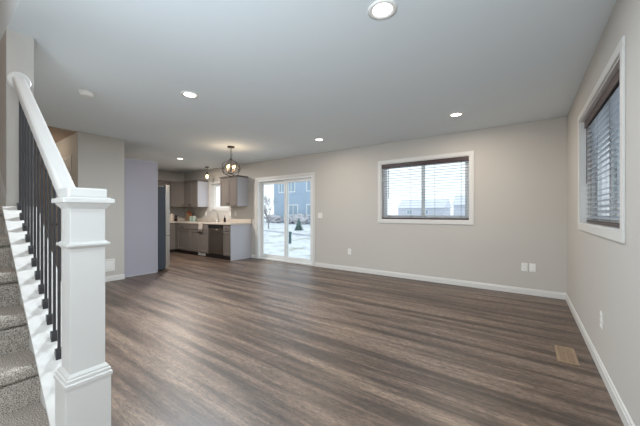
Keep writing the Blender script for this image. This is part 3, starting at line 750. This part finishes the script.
# smoke detector
t = thing('smoke_detector', 'round white smoke detector on the ceiling near the handrail', 'smoke detector', (-3.80, 1.06, H))
obj('base', lathe(BM(), (-3.80, 1.06, H-.0005), [(.072, 0), (.072, -.012)], 32), M['plastic'], t, True)
obj('cover', lathe(BM(), (-3.80, 1.06, H), [(.062, -.0115), (.064, -.02), (.058, -.036), (.04, -.044), (.005, -.046)], 32), M['plastic'], t, True)

# ------------------------------------------------------------------ wall plates, registers
def plate(name, label, cat, axis, a, z, face, sgn, kind='outlet', w=.072, h=.116):
    c = (a, face, z) if axis == 'X' else (face, a, z)
    t = thing(name, label, cat, c)
    def bx(bm, u0, u1, d0, d1, lo, hi, bev=0):
        if axis == 'X': box(bm, a+u0, a+u1, face+d0*sgn, face+d1*sgn, z+lo, z+hi, bev)
        else: box(bm, face+d0*sgn, face+d1*sgn, a+u0, a+u1, z+lo, z+hi, bev)
    bm = BM(); bx(bm, -w/2, w/2, .0005, .006, -h/2, h/2, .002); obj('cover_plate', bm, M['plastic'], t)
    if kind == 'outlet':
        for zz in (-.024, .024):
            bm = BM(); bx(bm, -.017, .017, .006, .009, zz-.015, zz+.015, .002); s_ = obj('socket', bm, M['plastic'], t)
            bm = BM(); bx(bm, -.008, -.0055, .009, .0094, zz-.002, zz+.008); bx(bm, .0055, .008, .009, .0094, zz-.002, zz+.008); obj('slot', bm, M['slot'], s_)
    else:
        n = round(w/.05)-0 if w > .1 else 1
        for i in range(n):
            o_ = (i-(n-1)/2)*.046
            bm = BM(); bx(bm, o_-.016, o_+.016, .006, .010, -.033, .033, .002); obj('rocker', bm, M['plastic'], t)
plate('wall_outlet', 'white wall outlet, left of the pair low on the back wall near the corner', 'outlet', 'X', -.010, .385, YB, -1)
plate('wall_outlet', 'white cover plate, right of the pair low on the back wall near the corner', 'outlet', 'X', .082, .385, YB, -1, 'switch')
plate('wall_outlet', 'white wall outlet low on the back wall left of the wide window', 'outlet', 'X', -2.857, .385, YB, -1)
plate('wall_outlet', 'white wall outlet low on the right-hand wall below the window', 'outlet', 'Y', 2.865, .385, XR, -1)
plate('light_switch', 'white double light switch just right of the patio door', 'switch', 'X', -3.575, 1.10, YB, -1, 'switch', w=.118)
plate('light_switch', 'white switch plate on the kitchen wall below the right wall cabinet', 'switch', 'X', -6.60, 1.14, YB, -1, 'switch')
plate('wall_outlet', 'white wall outlet above the worktop nearest the patio door', 'outlet', 'X', -6.38, 1.14, YB, -1)
plate('wall_outlet', 'white wall outlet on the kitchen wall left of the kitchen window', 'outlet', 'X', -7.75, 1.14, YB, -1)
plate('light_switch', 'white switch on the tan wall inside the stairs hallway', 'switch', 'X', -5.90, 1.15, 1.487, -1, 'switch')

def wall_vent():
    y0, y1, z0, z1 = 1.62, 1.985, .17, .375
    t = thing('return_vent', 'white louvred air return on the pale wall stub behind the newel', 'vent', (XW, (y0+y1)/2, z0))
    bm = BM(); b = .022
    box(bm, XW+.0005, XW+.006, y0, y1, z0, z0+b, .001); box(bm, XW+.0005, XW+.006, y0, y1, z1-b, z1, .001)
    box(bm, XW+.0005, XW+.006, y0, y0+b, z0+b, z1-b, .001); box(bm, XW+.0005, XW+.006, y1-b, y1, z0+b, z1-b, .001); obj('vent_frame', bm, M['plastic'], t)
    bm = BM(); z = z0+b+.004
    while z < z1-b-.008:
        prism(bm, [(XW+.0012, z+.009), (XW+.006, z), (XW+.006, z+.0025), (XW+.0012, z+.0115)], 'Y', y0+b, y1-b); z += .0125
    obj('louvres', bm, M['plastic'], t)
wall_vent()
def floor_register(label, x0, x1, y0, y1, along):
    t = thing('floor_register', label, 'floor register', ((x0+x1)/2, (y0+y1)/2, 0))
    bm = BM(); b = .018
    box(bm, x0, x1, y0, y0+b, .0003, .005, .0015); box(bm, x0, x1, y1-b, y1, .0003, .005, .0015); box(bm, x0, x0+b, y0+b, y1-b, .0003, .005, .0015); box(bm, x1-b, x1, y0+b, y1-b, .0003, .005, .0015)
    obj('register_frame', bm, M['register'], t)
    bm = BM(); box(bm, x0+b, x1-b, y0+b, y1-b, .0003, .0012); obj('damper', bm, M['register' if along == 'Y' else 'slot'], t)
    bm = BM()
    if along == 'Y':
        for c in range(2):
            xa_ = x0+b+(x1-x0-2*b)*(c*.5)+.002; xb_ = xa_+(x1-x0-2*b)*.5-.005; y = y0+b+.006
            while y < y1-b-.006: box(bm, xa_, xb_, y, y+.007, .001, .0042); y += .0135
    else:
        x = x0+b+.006
        while x < x1-b-.006: box(bm, x, x+.007, y0+b, y1-b, .001, .0042); x += .0135
    obj('slats', bm, M['register'], t)
floor_register('tan metal floor register near the right-hand wall', .205, .335, 2.90, 3.235, 'Y')
floor_register('tan metal floor register in front of the patio door', -5.05, -4.73, 4.71, 4.81, 'X')

# ------------------------------------------------------------------ outside
bm = BM(); GZ = -.45
nx_, ny_ = 60, 60
vs = [[None]*(ny_+1) for _ in range(nx_+1)]
for i in range(nx_+1):
    for k in range(ny_+1):
        x = -150 + 220*i/nx_; y = YB+.3 + 170*(k/ny_)**1.6
        vs[i][k] = bm.verts.new((x, y, GZ + (.10*math.sin(x*.31+y*.2)*math.sin(y*.23) if y > 9 else 0)))
for i in range(nx_):
    for k in range(ny_): bm.faces.new((vs[i][k], vs[i+1][k], vs[i+1][k+1], vs[i][k+1]))
struct('ground_snow', bm, M['snow'])
bm = BM(); box(bm, XR+.2, 60, -60, YB+.3, GZ-.05, GZ); struct('ground_snow_side', bm, M['snow'])
bm = BM(); tube(bm, [(-26, 19.5, GZ+.08), (-17.7, 17.3, GZ+.10), (-11.6, 15.4, GZ+.10), (-2, 12.5, GZ+.1)], .06, 8); struct('trim_2', bm, M['curb'])

def house(label, x0, x1, y0, y1, h, wins, mat, roof='x'):
    t = thing('house', label, 'house', ((x0+x1)/2, (y0+y1)/2, GZ))
    bm = BM(); box(bm, x0, x1, y0, y1, GZ, GZ+h)
    obj('siding_wall', bm, M[mat], t)
    bm = BM(); z = GZ+.2
    while z < GZ+h: prism(bm, [(y0, z), (y0-.02, z), (y0, z+.17)], 'X', x0, x1); z += .2
    obj('lap_siding', bm, M[mat], t)
    bm = BM(); prism(bm, [(y0-.5, GZ+h), (y1+.5, GZ+h), ((y0+y1)/2, GZ+h+(y1-y0)*.28)], 'X', x0-.4, x1+.4); obj('roof', bm, M['roof'], t)
    for (a, b, lo, hi) in wins:
        bm = BM(); w_ = .14
        box(bm, a-w_, a, y0-.06, y0, lo-w_, hi+w_); box(bm, b, b+w_, y0-.06, y0, lo-w_, hi+w_); box(bm, a, b, y0-.06, y0, hi, hi+w_); box(bm, a, b, y0-.06, y0, lo-w_, lo)
        box(bm, (a+b)/2-.05, (a+b)/2+.05, y0-.06, y0, lo, hi)
        wf = obj('window_trim', bm, M['vinyl'], t)
        bm = BM(); box(bm, a, b, y0-.03, y0-.022, lo, hi); obj('pane', bm, M['outglass'], wf)
    return t
house('blue grey two-storey house with white trimmed windows seen through the patio door', -35.4, -20, 36, 46, 7.6,
      [(-32.2, -30.7, 4.7, 6.2), (-34.1, -33.0, 4.7, 6.2), (-31.9, -30.1, .9, 2.4), (-28.1, -26.2, .9, 2.4), (-28.1, -26.2, 4.7, 6.2)], 'siding')
house('pale distant house seen through the left half of the back window blind', -34, -20, 92, 102, 3.2, [(-31, -29.5, .8, 2), (-26, -24.5, .8, 2)], 'siding2')
house('pale distant house seen through the right half of the back window blind', -15, -2, 80, 90, 3.6, [(-12, -10.5, 1, 2.2), (-7, -5.5, 1, 2.2)], 'siding2')
house('pale grey house seen through the right-hand wall window blind', 9, 22, 24, 33, 5.6, [(12, 13.5, 1.0, 2.4), (17, 18.5, 1.0, 2.4)], 'siding')

def bare_tree(label, x, y, h, seed, group):
    rnd = random.Random(seed)
    t = thing('bare_tree', label, 'tree', (x, y, GZ), group)
    bm = BM()
    def grow(p, d, L, r, depth):
        q = p + d*L
        mid = p + d*L*.5 + Vector((rnd.uniform(-1, 1), rnd.uniform(-1, 1), 0))*L*.05
        tube(bm, [p, mid, q], [r, r*.8, r*.62], 5)
        if depth == 0: return
        for _ in range(3 if depth > 2 else rnd.choice((2, 3))):
            nd = (d + Vector((rnd.uniform(-1, 1), rnd.uniform(-1, 1), rnd.uniform(-.2, .7)))*.75).normalized()
            grow(q - d*L*rnd.uniform(0, .35), nd, L*rnd.uniform(.6, .8), r*.6, depth-1)
    grow(Vector((x, y, GZ-.02)), Vector((rnd.uniform(-.05, .05), 0, 1)).normalized(), h*.3, h*.02, 5)
    obj('trunk_and_branches', bm, M['bark'], t)
bare_tree('slender leafless tree in the snow left of the blue house', -20.6, 20.2, 3.9, 3, 'bare trees beyond the patio door')
bare_tree('taller leafless tree beyond the slender one, far left of the blue house', -39.5, 36.0, 6.5, 5, 'bare trees beyond the patio door')
bare_tree('leafless tree at the left corner of the blue house', -33.0, 32.0, 4.2, 8, 'bare trees beyond the patio door')

def blob(bm, c, rx, rz, rnd, n=3):
    t = bmesh.new(); bmesh.ops.create_icosphere(t, subdivisions=n, radius=1)
    for v in t.verts:
        k = 1+rnd.uniform(-.45, .35); v.co = Vector((c[0]+v.co.x*rx*k, c[1]+v.co.y*rx*k, c[2]+v.co.z*rz*k))
    merge(bm, t)
for i, (x, y, s_, lab) in enumerate(((-33.2, 33.8, 1.1, 'low dry grey shrub at the left end of the blue house'), (-30.4, 34.4, .9, 'low dry shrub below the lower middle window of the blue house'),
                     (-27.6, 33.6, 1.2, 'low dry shrub below the right lower window of the blue house'), (-37.6, 34.0, 1.3, 'wide dry shrub standing left of the blue house'))):
    rnd = random.Random(i); bm = BM(); blob(bm, (x, y, GZ+s_*.55), s_*1.1, s_*.62, rnd)
    tag(obj('shrub', bm, M['brush'], origin=(x, y, GZ)), lab, 'shrub', 'dry shrubs along the blue house')
rnd = random.Random(4); t = thing('evergreen_shrub', 'small dark evergreen standing in the snow beyond the patio door', 'shrub', (-16.4, 19.8, GZ))
bm = BM()
for k in range(9):
    z = GZ+.12+.11*k; r = .46*(1-k/9.5)
    n = 18
    ring = [bm.verts.new((-16.4+(r*(1.15 if q % 2 else .8)+rnd.uniform(-.03, .03))*math.cos(2*PI*q/n), 19.8+(r*(1.15 if q % 2 else .8))*math.sin(2*PI*q/n), z-(.05 if q % 2 else 0))) for q in range(n)]
    top = bm.verts.new((-16.4, 19.8, z+.2))
    for q in range(n): bm.faces.new((ring[q], ring[(q+1) % n], top))
    bm.faces.new(ring[::-1])
obj('foliage', bm, M['evergreen'], t)
obj('trunk', tube(BM(), [(-16.4, 19.8, GZ-.02), (-16.4, 19.8, GZ+.3)], .04, 8), M['bark'], t)
t = thing('utility_pedestal', 'dark green utility post standing in the snow behind the patio door mullion', 'utility box', (-10.27, 11.6, GZ))
bm = BM(); box(bm, -10.36, -10.18, 11.52, 11.68, GZ-.02, GZ+.50, .02); obj('housing', bm, M['pedestal'], t)
bm = BM(); box(bm, -10.375, -10.165, 11.505, 11.695, GZ+.50, GZ+.60, .03); obj('cap', bm, M['pedestal'], t)
